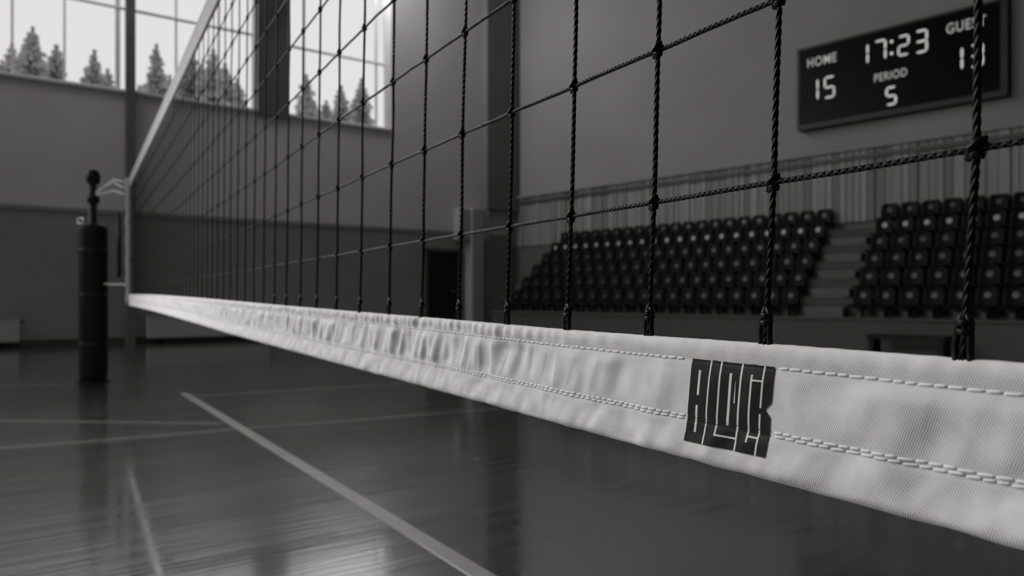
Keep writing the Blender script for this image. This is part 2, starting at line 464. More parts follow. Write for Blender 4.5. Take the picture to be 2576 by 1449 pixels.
# ------------------------------------------------------------------ right wall: panelling, scoreboard
M_board = bpy.data.materials.new('vertical_board_panelling'); M_board.use_nodes = True
n = M_board.node_tree.nodes; l = M_board.node_tree.links; b = n['Principled BSDF']; b.inputs['Roughness'].default_value = 0.6
tc = n.new('ShaderNodeUVMap'); mp = n.new('ShaderNodeMapping'); mp.inputs['Scale'].default_value = (7.0, 0.1, 1)
no = n.new('ShaderNodeTexNoise'); no.inputs['Scale'].default_value = 1.0; no.inputs['Detail'].default_value = 3
rr = n.new('ShaderNodeValToRGB'); rr.color_ramp.elements[0].position = .35; rr.color_ramp.elements[1].position = .62
rr.color_ramp.elements[0].color = grey(0.12); rr.color_ramp.elements[1].color = grey(0.24)
l.new(tc.outputs[0], mp.inputs[0]); l.new(mp.outputs[0], no.inputs['Vector']); l.new(no.outputs['Fac'], rr.inputs['Fac']); l.new(rr.outputs[0], b.inputs['Base Color'])
g = MB(); rnd = random.Random(11); t = 0.35; PZ = 3.36
while t < 16:
    w = rnd.choice((0.11, 0.13, 0.16)); d = rnd.uniform(0.02, 0.05)
    o0 = len(g.v); g.box(RF, t, t + w - 0.015, 0.0, d, 2.15, PZ)
    for q in range(o0, len(g.v)): g.uv[q] = (t + w / 2, g.v[q].z)
    t += w
struct(g.build('trim_2', M_board), 'panelling of vertical boards on the side wall above the seats')
g = MB(); g.box(RF, 0.3, 16, 0.0, 0.09, PZ, PZ + 0.06)
struct(g.build('trim_3', M_right), 'pale ledge capping the vertical boards')
g = MB(); g.box(RF, 0.3, 16, 0.04, 0.075, PZ - 0.16, PZ - 0.09)
struct(g.build('trim_4', M_dark), 'dark rail just under the ledge of the vertical boards')

BF = 0.14
sb = thing('scoreboard', RF(9.33, 0, 4.55), 'black electronic scoreboard on the side wall showing 17:23 and scores 15 and 13', 'scoreboard')
M_case = mat('scoreboard_casing', 0.006, 0.5, 0.2); M_face = mat('scoreboard_face', 0.002, 0.3, 0.06); M_edge = mat('scoreboard_edge', 0.02, 0.5, 0.3, 0.1, 5)
M_let = mat('scoreboard_lettering', 0.75, 0.6, 0.2)
M_led = mat('scoreboard_led', 0.4, 0.5, 0.3, emit=0.62)
M_let_lit = mat('scoreboard_caption', 0.6, 0.6, 0.2, emit=0.16)
S0, S1, Z0, Z1 = 7.69, 10.95, 3.82, 5.29
g = MB(); g.box(RF, S0, S1, 0.0, BF - 0.012, Z0, Z1, 0, 0.02); g.build('casing', M_case, sb)
g = MB()
g.box(RF, S0 + 0.01, S1 - 0.01, BF - 0.012, BF + 0.012, Z0 + 0.01, Z0 + 0.10); g.box(RF, S1 - 0.10, S1 - 0.01, BF - 0.012, BF + 0.012, Z0 + 0.10, Z1 - 0.02)
g.box(RF, S0 + 0.01, S0 + 0.06, BF - 0.012, BF + 0.012, Z0 + 0.10, Z1 - 0.02); g.box(RF, S0 + 0.01, S1 - 0.01, BF - 0.012, BF + 0.012, Z1 - 0.05, Z1 - 0.01)
g.build('frame', M_edge, sb)
g = MB(); g.box(RF, S0 + 0.06, S1 - 0.10, BF - 0.012, BF - 0.002, Z0 + 0.10, Z1 - 0.05); g.build('display_panel', M_face, sb)
def caption(text, t0, t1, z0, z1):
    cu = bpy.data.curves.new('caption', 'FONT'); cu.body = text; cu.size = 1.0; cu.offset = 0.006; cu.space_character = 1.12
    to = bpy.data.objects.new('caption_src', cu); COL.objects.link(to)
    dg = bpy.context.evaluated_depsgraph_get(); ev = to.evaluated_get(dg); me = ev.to_mesh()
    vs = [v.co.copy() for v in me.vertices]; fs = [tuple(p.vertices) for p in me.polygons]
    ev.to_mesh_clear(); bpy.data.objects.remove(to); bpy.data.curves.remove(cu)
    x0 = min(v.x for v in vs); x1 = max(v.x for v in vs); y0 = min(v.y for v in vs); y1 = max(v.y for v in vs)
    g = MB(); off = BF + 0.001
    vv = [RF(t0 + (v.x - x0) / (x1 - x0) * (t1 - t0), off, z0 + (v.y - y0) / (y1 - y0) * (z1 - z0)) for v in vs]
    g.add(vv, fs)
    g.build('lettering', M_let_lit, sb, fix=False)['label'] = 'the word %s in grey capitals' % text
caption('HOME', 7.89, 8.403, 4.915, 5.075)
caption('PERIOD', 9.037, 9.546, 4.42, 4.553)
caption('GUEST', 10.122, 10.66, 4.935, 5.095)
SEG = {'1': 'bc', '2': 'abged', '3': 'abgcd', '5': 'afgcd', '7': 'abc'}
def digit(ch, t0, t1, z0, z1):
    g = MB(); w = t1 - t0; h = z1 - z0; r = 0.0092; th = 0.0195
    xs0, xs1 = t0 + 0.018, t1 - 0.018; ys0, ys1 = z0 + 0.018, z1 - 0.018; ym = (z0 + z1) / 2
    ends = {'a': ((xs0, ys1), (xs1, ys1)), 'g': ((xs0, ym), (xs1, ym)), 'd': ((xs0, ys0), (xs1, ys0)),
            'b': ((xs1, ys1), (xs1, ym)), 'c': ((xs1, ym), (xs1, ys0)), 'f': ((xs0, ys1), (xs0, ym)), 'e': ((xs0, ym), (xs0, ys0))}
    for sgm in SEG[ch]:
        (ax, ay), (bx, by) = ends[sgm]; L = math.hypot(bx - ax, by - ay); ux, uy = (bx - ax) / L, (by - ay) / L
        m = 0.014; n_ = max(2, int(round((L - 2 * m) / th)))
        for i in range(n_ + 1):
            f = m + (L - 2 * m) * i / n_
            for sd in ((-0.5, 0.5) if 0 < i < n_ else (0,)):
                cx = ax + ux * f - uy * sd * th; cy = ay + uy * f + ux * sd * th
                c = RF(cx, BF, cy)
                g.ellipsoid(c, RWD * r, Vector((0, 0, r)), RWN * 0.004, 8, 4)
    g.build('digit', M_led, sb)['label'] = 'lit numeral %s of white dots' % ch
digit('1', 8.925 - 0.15, 8.945, 4.745, 5.095); digit('7', 9.03, 9.228, 4.752, 5.104)
digit('2', 9.40, 9.585, 4.752, 5.09); digit('3', 9.665, 9.856, 4.735, 5.104)
digit('1', 8.09 - 0.16, 8.09, 4.308, 4.695); digit('5', 8.183, 8.38, 4.308, 4.69)
digit('5', 9.214, 9.39, 3.99, 4.302)
digit('1', 10.355 - 0.16, 10.355, 4.332, 4.696); digit('3', 10.445, 10.632, 4.333, 4.69)
g = MB()
for z in (5.028, 4.835):
    for (a, b_) in ((0, 0), (.5, .87), (-.5, .87), (1, 0), (-1, 0), (.5, -.87), (-.5, -.87)):
        g.ellipsoid(RF(9.31 + a * 0.0165, BF, z + b_ * 0.0165), RWD * 0.0092, Vector((0, 0, 0.0092)), RWN * 0.004, 8, 4)
g.build('colon', M_led, sb)

# ------------------------------------------------------------------ bleachers
D0, TD, TR, BZ = 2.37, 0.38, 0.28, 0.575
M_tier = mat('bleacher_concrete', 0.06, 0.7, 0.3, 0.15, 3)
bl = thing('bleacher_stand', RF(7, 1.2, 0), 'stepped grey stand along the side wall carrying rows of black seats', 'bleacher')
for i in range(6):
    g = MB(); g.box(RF, 2.0 - 0.06 * i, 15, D0 - TD * (i + 1) if i < 5 else 0.06, D0 - TD * i, 0.0 if i == 0 else BZ + TR * i - 0.28, BZ + TR * i)
    g.build('tier', M_tier, bl)
g = MB(); g.box(RF, 2.0, 15, D0, D0 + 0.03, 0.0, BZ - 0.03)
g.build('front_panel', mat('bleacher_front_panel', 0.045, 0.55, 0.4, 0.08, 2), bl)
g = MB(); g.box(RF, 2.0, 15, D0 - 0.03, D0 + 0.06, BZ - 0.03, BZ + 0.005); g.build('nosing', M_tier, bl)
M_step = mat('aisle_step_concrete', 0.085, 0.6, 0.4, 0.1, 3)
st = thing('aisle_stairs', RF(9.05, D0 - 0.1, BZ), 'flight of pale steps climbing the aisle between the two seat blocks', 'stairs')
for i in range(6):
    sh = -0.075 * i
    g = MB()
    z = BZ + TR * i
    if i < 5: g.box(RF, 8.83 + sh, 9.42 + sh, D0 - TD * (i + 1), D0 - TD * (i + 1) + 0.19, z, z + 0.14, 0, 0.008)
    g.box(RF, 8.83 + sh, 9.42 + sh, D0 - TD * (i + 1) + 0.19 if i < 5 else D0 - TD * (i + 1), D0 - TD * i + 0.012, z, z + 0.012)
    g.build('step', M_step, st)

M_seat = mat('black_seat_plastic', 0.003, 0.55, 0.1, 0.1)
M_disc = mat('seat_glint_dim', 0.022, 0.4, 0.5);  # discs paint the blurred highlights of the seat backs
M_disc2 = mat('seat_glint_bright', 0.36, 0.4, 0.5)  # brighter copy for the row with the strongest highlights
def seat_proto():
    o = thing('stadium_seat', (0, 0, 0), '', 'seat', 'black stadium seats')
    g = MB(); nx, ny = 8, 6; W = 0.135
    def pan(u, v, dz): # u -1..1, v 0..1 (back to front)
        x = u * W * (1 - 0.08 * v); y = -0.06 + v * 0.25; z = 0.165 + 0.02 * u * u - 0.018 * math.sin(v * math.pi) * (1 - u * u) - 0.02 * max(0, v - .8) * 5 * .6 + dz
        return Vector((x, y, z))
    def shell(fn, th, nx, ny):
        vs = []; fs = []
        for sd in (0, 1):
            for j in range(ny + 1):
                for i in range(nx + 1): vs.append(fn(-1 + 2 * i / nx, j / ny, -th * sd))
        N = (nx + 1) * (ny + 1)
        for j in range(ny):
            for i in range(nx):
                a = j * (nx + 1) + i; q = (a, a + 1, a + nx + 2, a + nx + 1)
                fs.append(q); fs.append(tuple(N + k for k in reversed(q)))
        def rim(a, b): fs.append((a, b, N + b, N + a))
        for i in range(nx): rim(i, i + 1); rim(ny * (nx + 1) + i, ny * (nx + 1) + i + 1)
        for j in range(ny): rim(j * (nx + 1), (j + 1) * (nx + 1)); rim(j * (nx + 1) + nx, (j + 1) * (nx + 1) + nx)
        return vs, fs
    g.add(*shell(pan, 0.022, nx, ny)); g.build('seat_pan', M_seat, o, smooth=True, local=True)
    def back(u, v, d):
        ww = W * (1.0 if v < 0.75 else math.sqrt(max(0.0, 1 - ((v - 0.75) / 0.25) ** 2 * 0.45)))
        return Vector((u * ww, -0.075 - 0.05 * v + 0.025 * u * u + d, 0.155 + 0.265 * v))
    g = MB(); g.add(*shell(back, 0.02, 8, 8)); g.build('backrest', M_seat, o, smooth=True, local=True)
    g = MB(); f = lambda x, y, z: Vector((x, y, z))
    g.box(f, -0.03, 0.03, -0.04, 0.06, 0.0, 0.15); g.box(f, -0.07, 0.07, -0.05, 0.07, 0.0, 0.012); g.build('pedestal', M_dark, o, local=True)
    g = MB(); vs = [Vector((0, -0.094, 0.315))]; 
    for sd in (0.004, 0.0):
        for k in range(14):
            t = 2 * math.pi * k / 14; zz = 0.315 + 0.042 * math.sin(t)
            vs.append(Vector((0.042 * math.cos(t), -0.075 - 0.05 * (zz - .155) / .265 + sd + 0.003, zz)))
    vs[0] = Vector((0, -0.075 - 0.05 * (0.16 / .265) + 0.008, 0.315))
    fs = [(0, 1 + k, 1 + (k + 1) % 14) for k in range(14)] + [(1 + k, 15 + k, 15 + (k + 1) % 14, 1 + (k + 1) % 14) for k in range(14)]
    g.add(vs, fs); d = g.build('glint_disc', M_disc, o, local=True); d['label'] = 'small round pale disc, a painted highlight'
    return o
proto = seat_proto()
ORD = ['first', 'second', 'third', 'fourth', 'fifth', 'sixth', 'seventh', 'eighth', 'ninth', 'tenth', 'eleventh', 'twelfth', 'thirteenth', 'fourteenth',
       'fifteenth', 'sixteenth', 'seventeenth', 'eighteenth', 'nineteenth', 'twentieth', 'twenty-first', 'twenty-second']
ROW = ['front row', 'second row up', 'third row up', 'fourth row up', 'fifth row up', 'top row']
rz = math.atan2(RWD.y, RWD.x) + math.pi
disc_mesh2 = None
used = False
def place_seat(t, i, label, group):
    global used, disc_mesh2
    o = copy_tree(proto) if used else proto
    used = True
    o.location = RF(t, D0 - TD * i - 0.22 if i < 5 else D0 - TD * i - 0.24, BZ + TR * i)
    o.rotation_euler = (0, 0, rz); o['label'] = label; o['group'] = group
    if i in (3, 4):
        for c in o.children:
            if c.name.startswith('glint_disc'):
                if disc_mesh2 is None:
                    disc_mesh2 = c.data.copy(); disc_mesh2.materials[0] = M_disc2
                if i == 4: c.data = disc_mesh2
PITCH = 0.31
for i in range(6):
    tr = 8.72 - 0.075 * i; nL = 21
    for k in range(nL):
        place_seat(tr - 0.155 - PITCH * k, i, 'black stadium seat, %s of the corner block, %s seat from the aisle' % (ROW[i], ORD[k]), 'seats in the block by the corner')
    tl = 9.50 - 0.075 * i
    for k in range(9):
        place_seat(tl + 0.155 + PITCH * k, i, 'black stadium seat, %s of the scoreboard block, %s seat from the aisle' % (ROW[i], ORD[k]), 'seats in the block under the scoreboard')
# low black bench in front of the stand
bz = 0.375
bt0, bt1 = 10.02, 10.98
bn = thing('bench', RF((bt0 + bt1) / 2, D0 + 0.35, 0), 'low black bench on the floor before the stand, above the white tape', 'bench')
g = MB(); g.box(RF, bt0, bt1, D0 + 0.2, D0 + 0.5, bz - 0.05, bz, 0, 0.006); g.build('seat', M_black, bn)
for t in (bt0 + 0.03, bt1 - 0.09):
    g = MB(); g.box(RF, t, t + 0.06, D0 + 0.22, D0 + 0.48, 0.0, bz - 0.05); g.build('leg', M_black, bn)

# ------------------------------------------------------------------ court lines
M_white = mat('court_line_white', 0.33, 0.4, 0.5, 0.08, 6, coat=1.0); M_grey = mat('court_line_grey', 0.075, 0.4, 0.5, 0.08, 6, coat=1.0)
def court_line(a, b, w, m, label, lift=0.0012):
    a = Vector((a[0], a[1], 0)); b = Vector((b[0], b[1], 0)); d = (b - a).normalized(); p = Vector((-d.y, d.x, 0)) * (w / 2)
    g = MB(); z = Vector((0, 0, lift)); k = Vector((0, 0, 0.0003))
    g.add([a + p + z, a - p + z, b - p + z, b + p + z, a + p + k, a - p + k, b - p + k, b + p + k], [(0, 1, 2, 3), (4, 7, 6, 5), (0, 4, 5, 1), (1, 5, 6, 2), (2, 6, 7, 3), (3, 7, 4, 0)])
    o = g.build('court_line', m, floor); o['label'] = label; o['kind'] = 'structure'
def gp(px, py):
    Y = 1900 * EYE / (py - 750); return ((px - 1288) / 1900 * Y, Y)
court_line(gp(462, 989), (0.75, 1.0), 0.065, M_white, 'white centre line running diagonally under the net', 0.0026)
a, b = gp(0, 1128), gp(1236, 1030); dx, dy = b[0] - a[0], b[1] - a[1]
court_line((a[0] - dx, a[1] - dy), (a[0] + 3 * dx, a[1] + 3 * dy), 0.085, M_grey, 'faint grey court line crossing the white one')
a, b = gp(0, 1056), gp(560, 1066)
court_line((a[0] - 3, a[1] + 0.2), b, 0.10, M_grey, 'faint grey court line meeting the crossing one before the post')
a, b = gp(469, 998), gp(830, 976); dx, dy = b[0] - a[0], b[1] - a[1]
court_line(a, (a[0] + 5 * dx, a[1] + 5 * dy), 0.12, M_grey, 'faint grey court line starting at the far end of the white one')
a, b = gp(0, 980), gp(200, 966)
court_line((a[0] - 2, a[1] - 0.4), b, 0.13, M_grey, 'faint grey court line left of the post foot')

# ------------------------------------------------------------------ net post
PX, PY = -4.263, 7.69
M_pad = mat('black_vinyl_pad', 0.006, 0.6, 0.15, 0.1, 8, 0.1, 30)
po = thing('net_post', (PX, PY, 0), 'tall black padded volleyball post standing at the far end of the net', 'post')
def zpx(y, Y=PY): return EYE + (750 - y) / 1900 * Y
zt = zpx(565); zp = zpx(440)
g = MB(); g.lathe((PX, PY, 0), [(0.115, 0.02), (0.128, 0.03), (0.133, 0.1), (0.133, zt - 0.06), (0.126, zt - 0.015), (0.105, zt)], 28); g.build('pad', M_pad, po, smooth=True)
for z in (0.35, 0.85, 1.3):
    g = MB(); g.lathe((PX, PY, z), [(0.1335, 0), (0.1365, 0.004), (0.1365, 0.046), (0.1335, 0.05)], 28); g.build('pad_strap', M_black, po, smooth=True)
g = MB(); g.lathe((PX, PY, 0), [(0.042, 0.0), (0.042, zp)], 20); g.build('pole', M_black, po, smooth=True)
g = MB(); g.lathe((PX, PY, zp), [(0.043, -0.10), (0.062, -0.08), (0.066, -0.01), (0.058, 0.035), (0.03, 0.06), (0.005, 0.066)], 20); g.build('end_cap', M_black, po, smooth=True)
g = MB(); g.lathe((PX, PY, 0), [(0.16, 0.0), (0.16, 0.015), (0.05, 0.025)], 24); g.build('base_plate', M_black, po)
zr = zpx(500)
g = MB(); g.lathe((PX, PY, zr), [(0.044, -0.05), (0.056, -0.045), (0.056, 0.045), (0.044, 0.05)], 20); g.build('pulley_collar', M_black, po, smooth=True)
g = MB(); g.torus((PX - 0.10, PY - 0.05, zt + 0.03), (1, 0, 0), (0, 0, 1), 0.03, 0.009); g.build('pad_ring', mat('ring_steel', 0.5, 0.3, 0.5, metal=1.0), po)['label'] = 'pale steel ring'

# ------------------------------------------------------------------ the net
NX, NY, A0 = -0.4970, 0.8678, 0.487
ND = Vector((NX, NY, 0)); NP = Vector((-NY, NX, 0))    # NP: towards the camera's side
def NF(s, off, z): return Vector((A0 + s * NX + off * NP.x, s * NY + off * NP.y, EYE + z))
S_END, S_BEG = 8.50, -0.9
TAB = [(-1.2, -.032), (.2, -.0335), (.39, -.0332), (.54, -.032), (.75, -.0312), (.96, -.0280), (1.31, -.0237), (1.85, -.0165), (3.08, .001), (5.0, .022), (7.4, .036), (8.0, .036)]
def bt(s):
    Y = s * NY
    n = len(TAB)
    for i in range(n - 1):
        if Y <= TAB[i + 1][0] or i == n - 2:
            x0, y0 = TAB[i]; x1, y1 = TAB[i + 1]
            def sl(k):
                k = max(1, min(n - 2, k)); return (TAB[k + 1][1] - TAB[k - 1][1]) / (TAB[k + 1][0] - TAB[k - 1][0])
            h = x1 - x0; u = max(0, min(1, (Y - x0) / h))
            m0, m1 = sl(i) * h, sl(i + 1) * h
            return (2*u**3 - 3*u*u + 1) * y0 + (u**3 - 2*u*u + u) * m0 + (-2*u**3 + 3*u*u) * y1 + (u**3 - u*u) * m1
    return TAB[-1][1]
HB = 0.0965
def hb(s): return HB + 0.012 * max(0, min(1, (s - 0.9) / 2.0))
def lerp_tab(T, x):
    if x <= T[0][0]: return T[0][1]
    for (a, p), (b, q) in zip(T, T[1:]):
        if x <= b: return p + (q - p) * (x - a) / (b - a)
    return T[-1][1]
def ss(a, b, x):
    t = max(0, min(1, (x - a) / (b - a))); return t * t * (3 - 2 * t)
PROF = [(0, 0), (.008, .0022), (.02, .0034), (.045, .0044), (.08, .0048), (.12, .0042), (.15, .0035), (.172, .0027), (.195, .0032), (.25, .0034), (.4, .0034), (.55, .0034), (.61, .0032),
        (.637, .0027), (.650, .0029), (.663, .0027), (.69, .0034), (.76, .0042), (.86, .0056), (.92, .0060), (.955, .0054), (.98, .0040), (.993, .0022), (1, 0)]
def N3(x, y, z): return noise.noise(Vector((x, y, z)))
def wrinkle(s, v):
    z = -v * HB
    gather = 0.6 + 1.1 * ss(0.72, 1.1, s)
    mid = ss(.165, .30, v) * (1 - ss(.52, .645, v)); hem = (1 - ss(.10, .172, v)) * ss(0, .03, v); low = ss(.66, .78, v) * (1 - ss(.9, 1.0, v))
    pin = 0.22
    a = s + 0.30 * z
    w1 = N3(a * 26, v * 1.6, 3.1) * 0.0030 + N3(a * 60, v * 2.2, 9.4) * 0.0014 * gather
    rg = abs(N3(a * 44 + 3, v * 1.2, 5.5)); w1 += (0.35 - rg) * 0.0018 * gather
    w2 = N3(s * 72, v * 3, 21.0) * 0.0016 * gather
    b = s + 0.55 * z
    w3 = N3(b * 30, v * 3.0, 33.0) * 0.0026 + N3(b * 70, v * 4, 41.0) * 0.0008
    base = N3(s * 5, v * 0.8, 55.0) * 0.002
    c = s + 0.42 * z
    flat = 1 - 0.75 * ss(.575, .60, s) * (1 - ss(.70, .73, s))
    soft = flat * (N3(c * 13, v * 1.1, 61.0) * 0.0060 + N3(c * 33, v * 2.5, 67.0) * 0.0024) * (1 - ss(.8, 1.2, s)) * ss(.17, .3, v) * (1 - ss(.93, 1.0, v))
    return base + soft + gather * (w1 * (mid + pin * (1 - mid)) * (1 if v < .66 else (1 - low)) + w2 * hem) + w3 * low
def band_z(s, v):
    edge = N3(s * 90, 2, 7) * 0.0004 * (1 - ss(0, .05, v)) + N3(s * 34, 5, 7) * 0.0009 * ss(.9, 1, v)
    return bt(s) - v * hb(s) + edge
def band_pt(s, v, out=0.0, back=False):
    p = lerp_tab(PROF, v); w = wrinkle(s, v)
    off = (w + p + out) if not back else (w - p)
    return NF(s, off, band_z(s, v))

def cloth_material():
    m = bpy.data.materials.new('white_twill_tape'); m.use_nodes = True
    n = m.node_tree.nodes; l = m.node_tree.links; b = n['Principled BSDF']
    b.inputs['Roughness'].default_value = 0.85; b.inputs['Specular IOR Level'].default_value = 0.2
    b.inputs['Sheen Weight'].default_value = 0.15
    uv = n.new('ShaderNodeUVMap'); mp = n.new('ShaderNodeMapping'); mp.inputs['Rotation'].default_value = (0, 0, math.radians(-24))
    l.new(uv.outputs[0], mp.inputs[0])
    ns = n.new('ShaderNodeTexNoise'); ns.inputs['Scale'].default_value = 60; l.new(uv.outputs[0], ns.inputs['Vector'])
    wv = n.new('ShaderNodeTexWave'); wv.wave_type = 'BANDS'; wv.bands_direction = 'X'; wv.inputs['Scale'].default_value = 235.0
    wv.inputs['Distortion'].default_value = 2.2; wv.inputs['Detail'].default_value = 2; wv.inputs['Detail Scale'].default_value = 1.0
    l.new(mp.outputs[0], wv.inputs['Vector'])
    wv2 = n.new('ShaderNodeTexWave'); wv2.wave_type = 'BANDS'; wv2.bands_direction = 'Y'; wv2.inputs['Scale'].default_value = 230.0
    wv2.inputs['Distortion'].default_value = 1.0; wv2.inputs['Detail'].default_value = 1
    l.new(uv.outputs[0], wv2.inputs['Vector'])
    mx = n.new('ShaderNodeMix'); mx.inputs['Factor'].default_value = 0.2
    l.new(wv.outputs['Fac'], mx.inputs[2]); l.new(wv2.outputs['Fac'], mx.inputs[3])
    bp = n.new('ShaderNodeBump'); bp.inputs['Strength'].default_value = 0.34; bp.inputs['Distance'].default_value = 0.0004
    l.new(mx.outputs[0], bp.inputs['Height']); l.new(bp.outputs['Normal'], b.inputs['Normal'])
    r = n.new('ShaderNodeValToRGB'); r.color_ramp.elements[0].color = grey(0.74); r.color_ramp.elements[1].color = grey(0.84)
    r.color_ramp.elements[0].position = .3; r.color_ramp.elements[1].position = .7
    l.new(ns.outputs['Fac'], r.inputs['Fac']); l.new(r.outputs[0], b.inputs['Base Color'])
    return m
M_cloth = cloth_material()
M_tape = mat('backlit_grey_tape', 0.30, 0.85, 0.2, 0.08, 20, 0.1, 300)  # backlit shade of upper tape and sleeve put into the grey
M_thread = mat('white_thread', 0.84, 0.7, 0.3)
M_print = mat('black_print', 0.006, 0.55, 0.22, 0.15, 60, 0.08, 900)
M_rope = mat('black_net_cord', 0.005, 0.42, 0.15, 0.2, 300)

net = thing('volleyball_net', NF(4.0, 0, 0.0), 'black mesh volleyball net with a white lower tape stretched across the hall', 'volleyball net')

# bottom tape
VS = []
for (a, p), (b, q) in zip(PROF, PROF[1:]):
    k = max(1, int(round((b - a) / 0.022)))
    for j in range(k): VS.append(a + (b - a) * j / k)
VS.append(1.0)
SS = []; s = S_BEG
while s < S_END:
    SS.append(s)
    if s < 0.35: s += 0.006
    elif s < 1.0: s += 0.0014
    elif s < 1.8: s += 0.0025
    elif s < 3: s += 0.005
    else: s += 0.012
SS.append(S_END)
g = MB(); bv = VS; nb = len(bv); BV = [v for v in reversed(VS[1:-1])]; BV = BV[::3]
ring = nb + len(BV)
for s in SS:
    for v in bv:
        g.uv[len(g.v)] = (s, -v * HB); g.v.append(band_pt(s, v))
    for v in BV:
        g.uv[len(g.v)] = (s, -v * HB); g.v.append(band_pt(s, v, 0, True))
for i in range(len(SS) - 1):
    for k in range(ring):
        k2 = (k + 1) % ring
        g.f.append((i * ring + k, (i + 1) * ring + k, (i + 1) * ring + k2, i * ring + k2)); g.m.append(0)
g.f.append(tuple(range(ring))); g.m.append(0); g.f.append(tuple((len(SS) - 1) * ring + k for k in reversed(range(ring)))); g.m.append(0)
band = g.build('bottom_tape', M_cloth, net, smooth=True, fix=False); band['label'] = 'white stitched twill tape along the lower edge'

# printed logo : design square (u right, w down) -> tape (s, z)
QTL, QTR, QBR, QBL = (0.6867, .163), (0.606, .163), (0.6122, .822), (0.6938, .838)
def lg(u, w):
    s_ = (QTL[0] * (1 - u) + QTR[0] * u) * (1 - w) + (QBL[0] * (1 - u) + QBR[0] * u) * w
    v_ = (QTL[1] * (1 - u) + QTR[1] * u) * (1 - w) + (QBL[1] * (1 - u) + QBR[1] * u) * w
    return s_, v_
GAPS = [(.108, .137, .127, .426), (.106, .135, .548, .878), (.2465, .2665, -1, 2),
        (.379, .400, -1, .873), (.379, .634, .852, .873), (.507, .537, .122, .729),
        (.634, .655, -1, 2), (.761, .782, .11, .877), (.761, .883, .161, .181), (.761, .883, .799, .819),
        (.883, .902, -1, .470), (.881, .900, .537, 2)]
us = {0.0, 1.0, 0.937}; ws = {0.0, 1.0, .398, .481, .56}
for (a, b, c, d) in GAPS:
    us |= {a, b}; ws |= {x for x in (c, d) if 0 < x < 1}
def refine(xs, st):
    xs = sorted(xs); out = []
    for a, b in zip(xs, xs[1:]):
        k = max(1, int(math.ceil((b - a) / st)))
        out += [a + (b - a) * j / k for j in range(k)]
    return out + [xs[-1]]
U = refine(us, .017); Wd = refine(ws, .02)
g = MB(); vid = {}
def notch_u(w):
    if w <= .398 or w >= .56: return 1.0
    return 1.0 - .063 * ((w - .398) / (.481 - .398) if w < .481 else (.56 - w) / (.56 - .481))
def vert(u, w, out=0.0007):
    # right of u=.937 the letter K is notched: squeeze the columns to the notch edge
    if u > .937: u = .937 + (u - .937) / .063 * max(0.0005, notch_u(w) - .937)
    s_, v_ = lg(u, w); return band_pt(s_, v_, out)
for j in range(len(Wd) - 1):
    for i in range(len(U) - 1):
        uc = (U[i] + U[i + 1]) / 2; wc = (Wd[j] + Wd[j + 1]) / 2
        ink = 1 if any(a < uc < b and c < wc < d for (a, b, c, d) in GAPS) else 0
        q = []
        for (x, y) in ((i, j), (i + 1, j), (i + 1, j + 1), (i, j + 1)):
            if (x, y) not in vid: vid[(x, y)] = len(g.v); g.v.append(vert(U[x], Wd[y]))
            q.append(vid[(x, y)])
        g.f.append(tuple(q)); g.m.append(ink)
lo = g.build('logo_print', [M_print, M_cloth], band, smooth=True, fix=False); lo['label'] = 'black block lettering BLOCK printed on the tape'
# tapering pale slit in the O
g = MB(); k = 14
for i in range(k + 1):
    w = .2 + .259 * i / k; hw = .001 + .007 * i / k; uc = .590 + .003 * i / k
    for sd in (-1, 1): s_, v_ = lg(uc + sd * hw, w); g.v.append(band_pt(s_, v_, 0.0011))
for i in range(k): g.f.append((2 * i, 2 * i + 1, 2 * i + 3, 2 * i + 2)); g.m.append(0)
g.build('logo_slit', M_thread, lo, smooth=True, fix=False)

# stitching rows
def in_logo(s, v):
    u = (s - QTL[0]) / (QTR[0] - QTL[0]) + (v - .163) / .66 * (0.0071 / 0.0807)
    return 0.0 <= u <= 1.0, u
for (v0, ph, pitch) in ((.172, 0.0, .0090), (.637, .2, .0088), (.664, .55, .0089)):
    g = MB(); rnd = random.Random(int(v0 * 1000)); s = 0.15
    while s < 3.6:
        L = pitch * rnd.uniform(.78, 1.22); c = s + L / 2; v = v0 + rnd.uniform(-.003, .003)
        inl, u = in_logo(c, v)
        if min(abs(u), abs(u - 1)) < 0.5 * L / 0.0807: s += L; continue      # no stitch straddles the print's edge
        p = band_pt(c, v, 0.0002); q0 = band_pt(c - L * .49, v - .003, 0.0002); q1 = band_pt(c + L * .49, v + .003, 0.0002)
        ax = (q1 - q0) * 0.5; 
        g.ellipsoid(p, ax, Vector((0, 0, 0.0010)), NP * (0.0006 if inl else 0.0009), 10, 6, 1 if inl else 0, 0.55)
        s += L
    g.build('stitching', [M_thread, M_print], band, smooth=True)

# top tape
g = MB(); SS2 = [S_BEG + (S_END - S_BEG) * i / 260 for i in range(261)]
def HH(s): return 0.1275 - 0.0055 * ss(1.2, 2.6, s)
def far(s): return (bt(s) - 0.0) * ss(3.2, 8.3, s) * 1.0
def cord_z(s, k): return 0.081 + HH(s) * (k - 1) + far(s)
def top0(s): return cord_z(s, 9) - 0.022
RPF = [(0, 0), (.02, .004), (.06, .006), (.13, .005), (.2, .0035), (.5, .0038), (.8, .0035), (.9, .006), (.97, .005), (1, 0)]
for s in SS2:
    pts = [(v, 1) for v, _ in RPF] + [(v, -1) for v, _ in reversed(RPF[1:-1])]
    for v, sd in pts:
        w = N3(s * 22, v * 2, 71) * 0.002 * math.sin(math.pi * v)
        g.uv[len(g.v)] = (s, -v * .095)
        g.v.append(NF(s, sd * lerp_tab(RPF, v) + w, top0(s) + 0.098 * (1 - v)))
r2 = len(pts)
for i in range(len(SS2) - 1):
    for k in range(r2):
        k2 = (k + 1) % r2; g.f.append((i * r2 + k, (i + 1) * r2 + k, (i + 1) * r2 + k2, i * r2 + k2)); g.m.append(0)
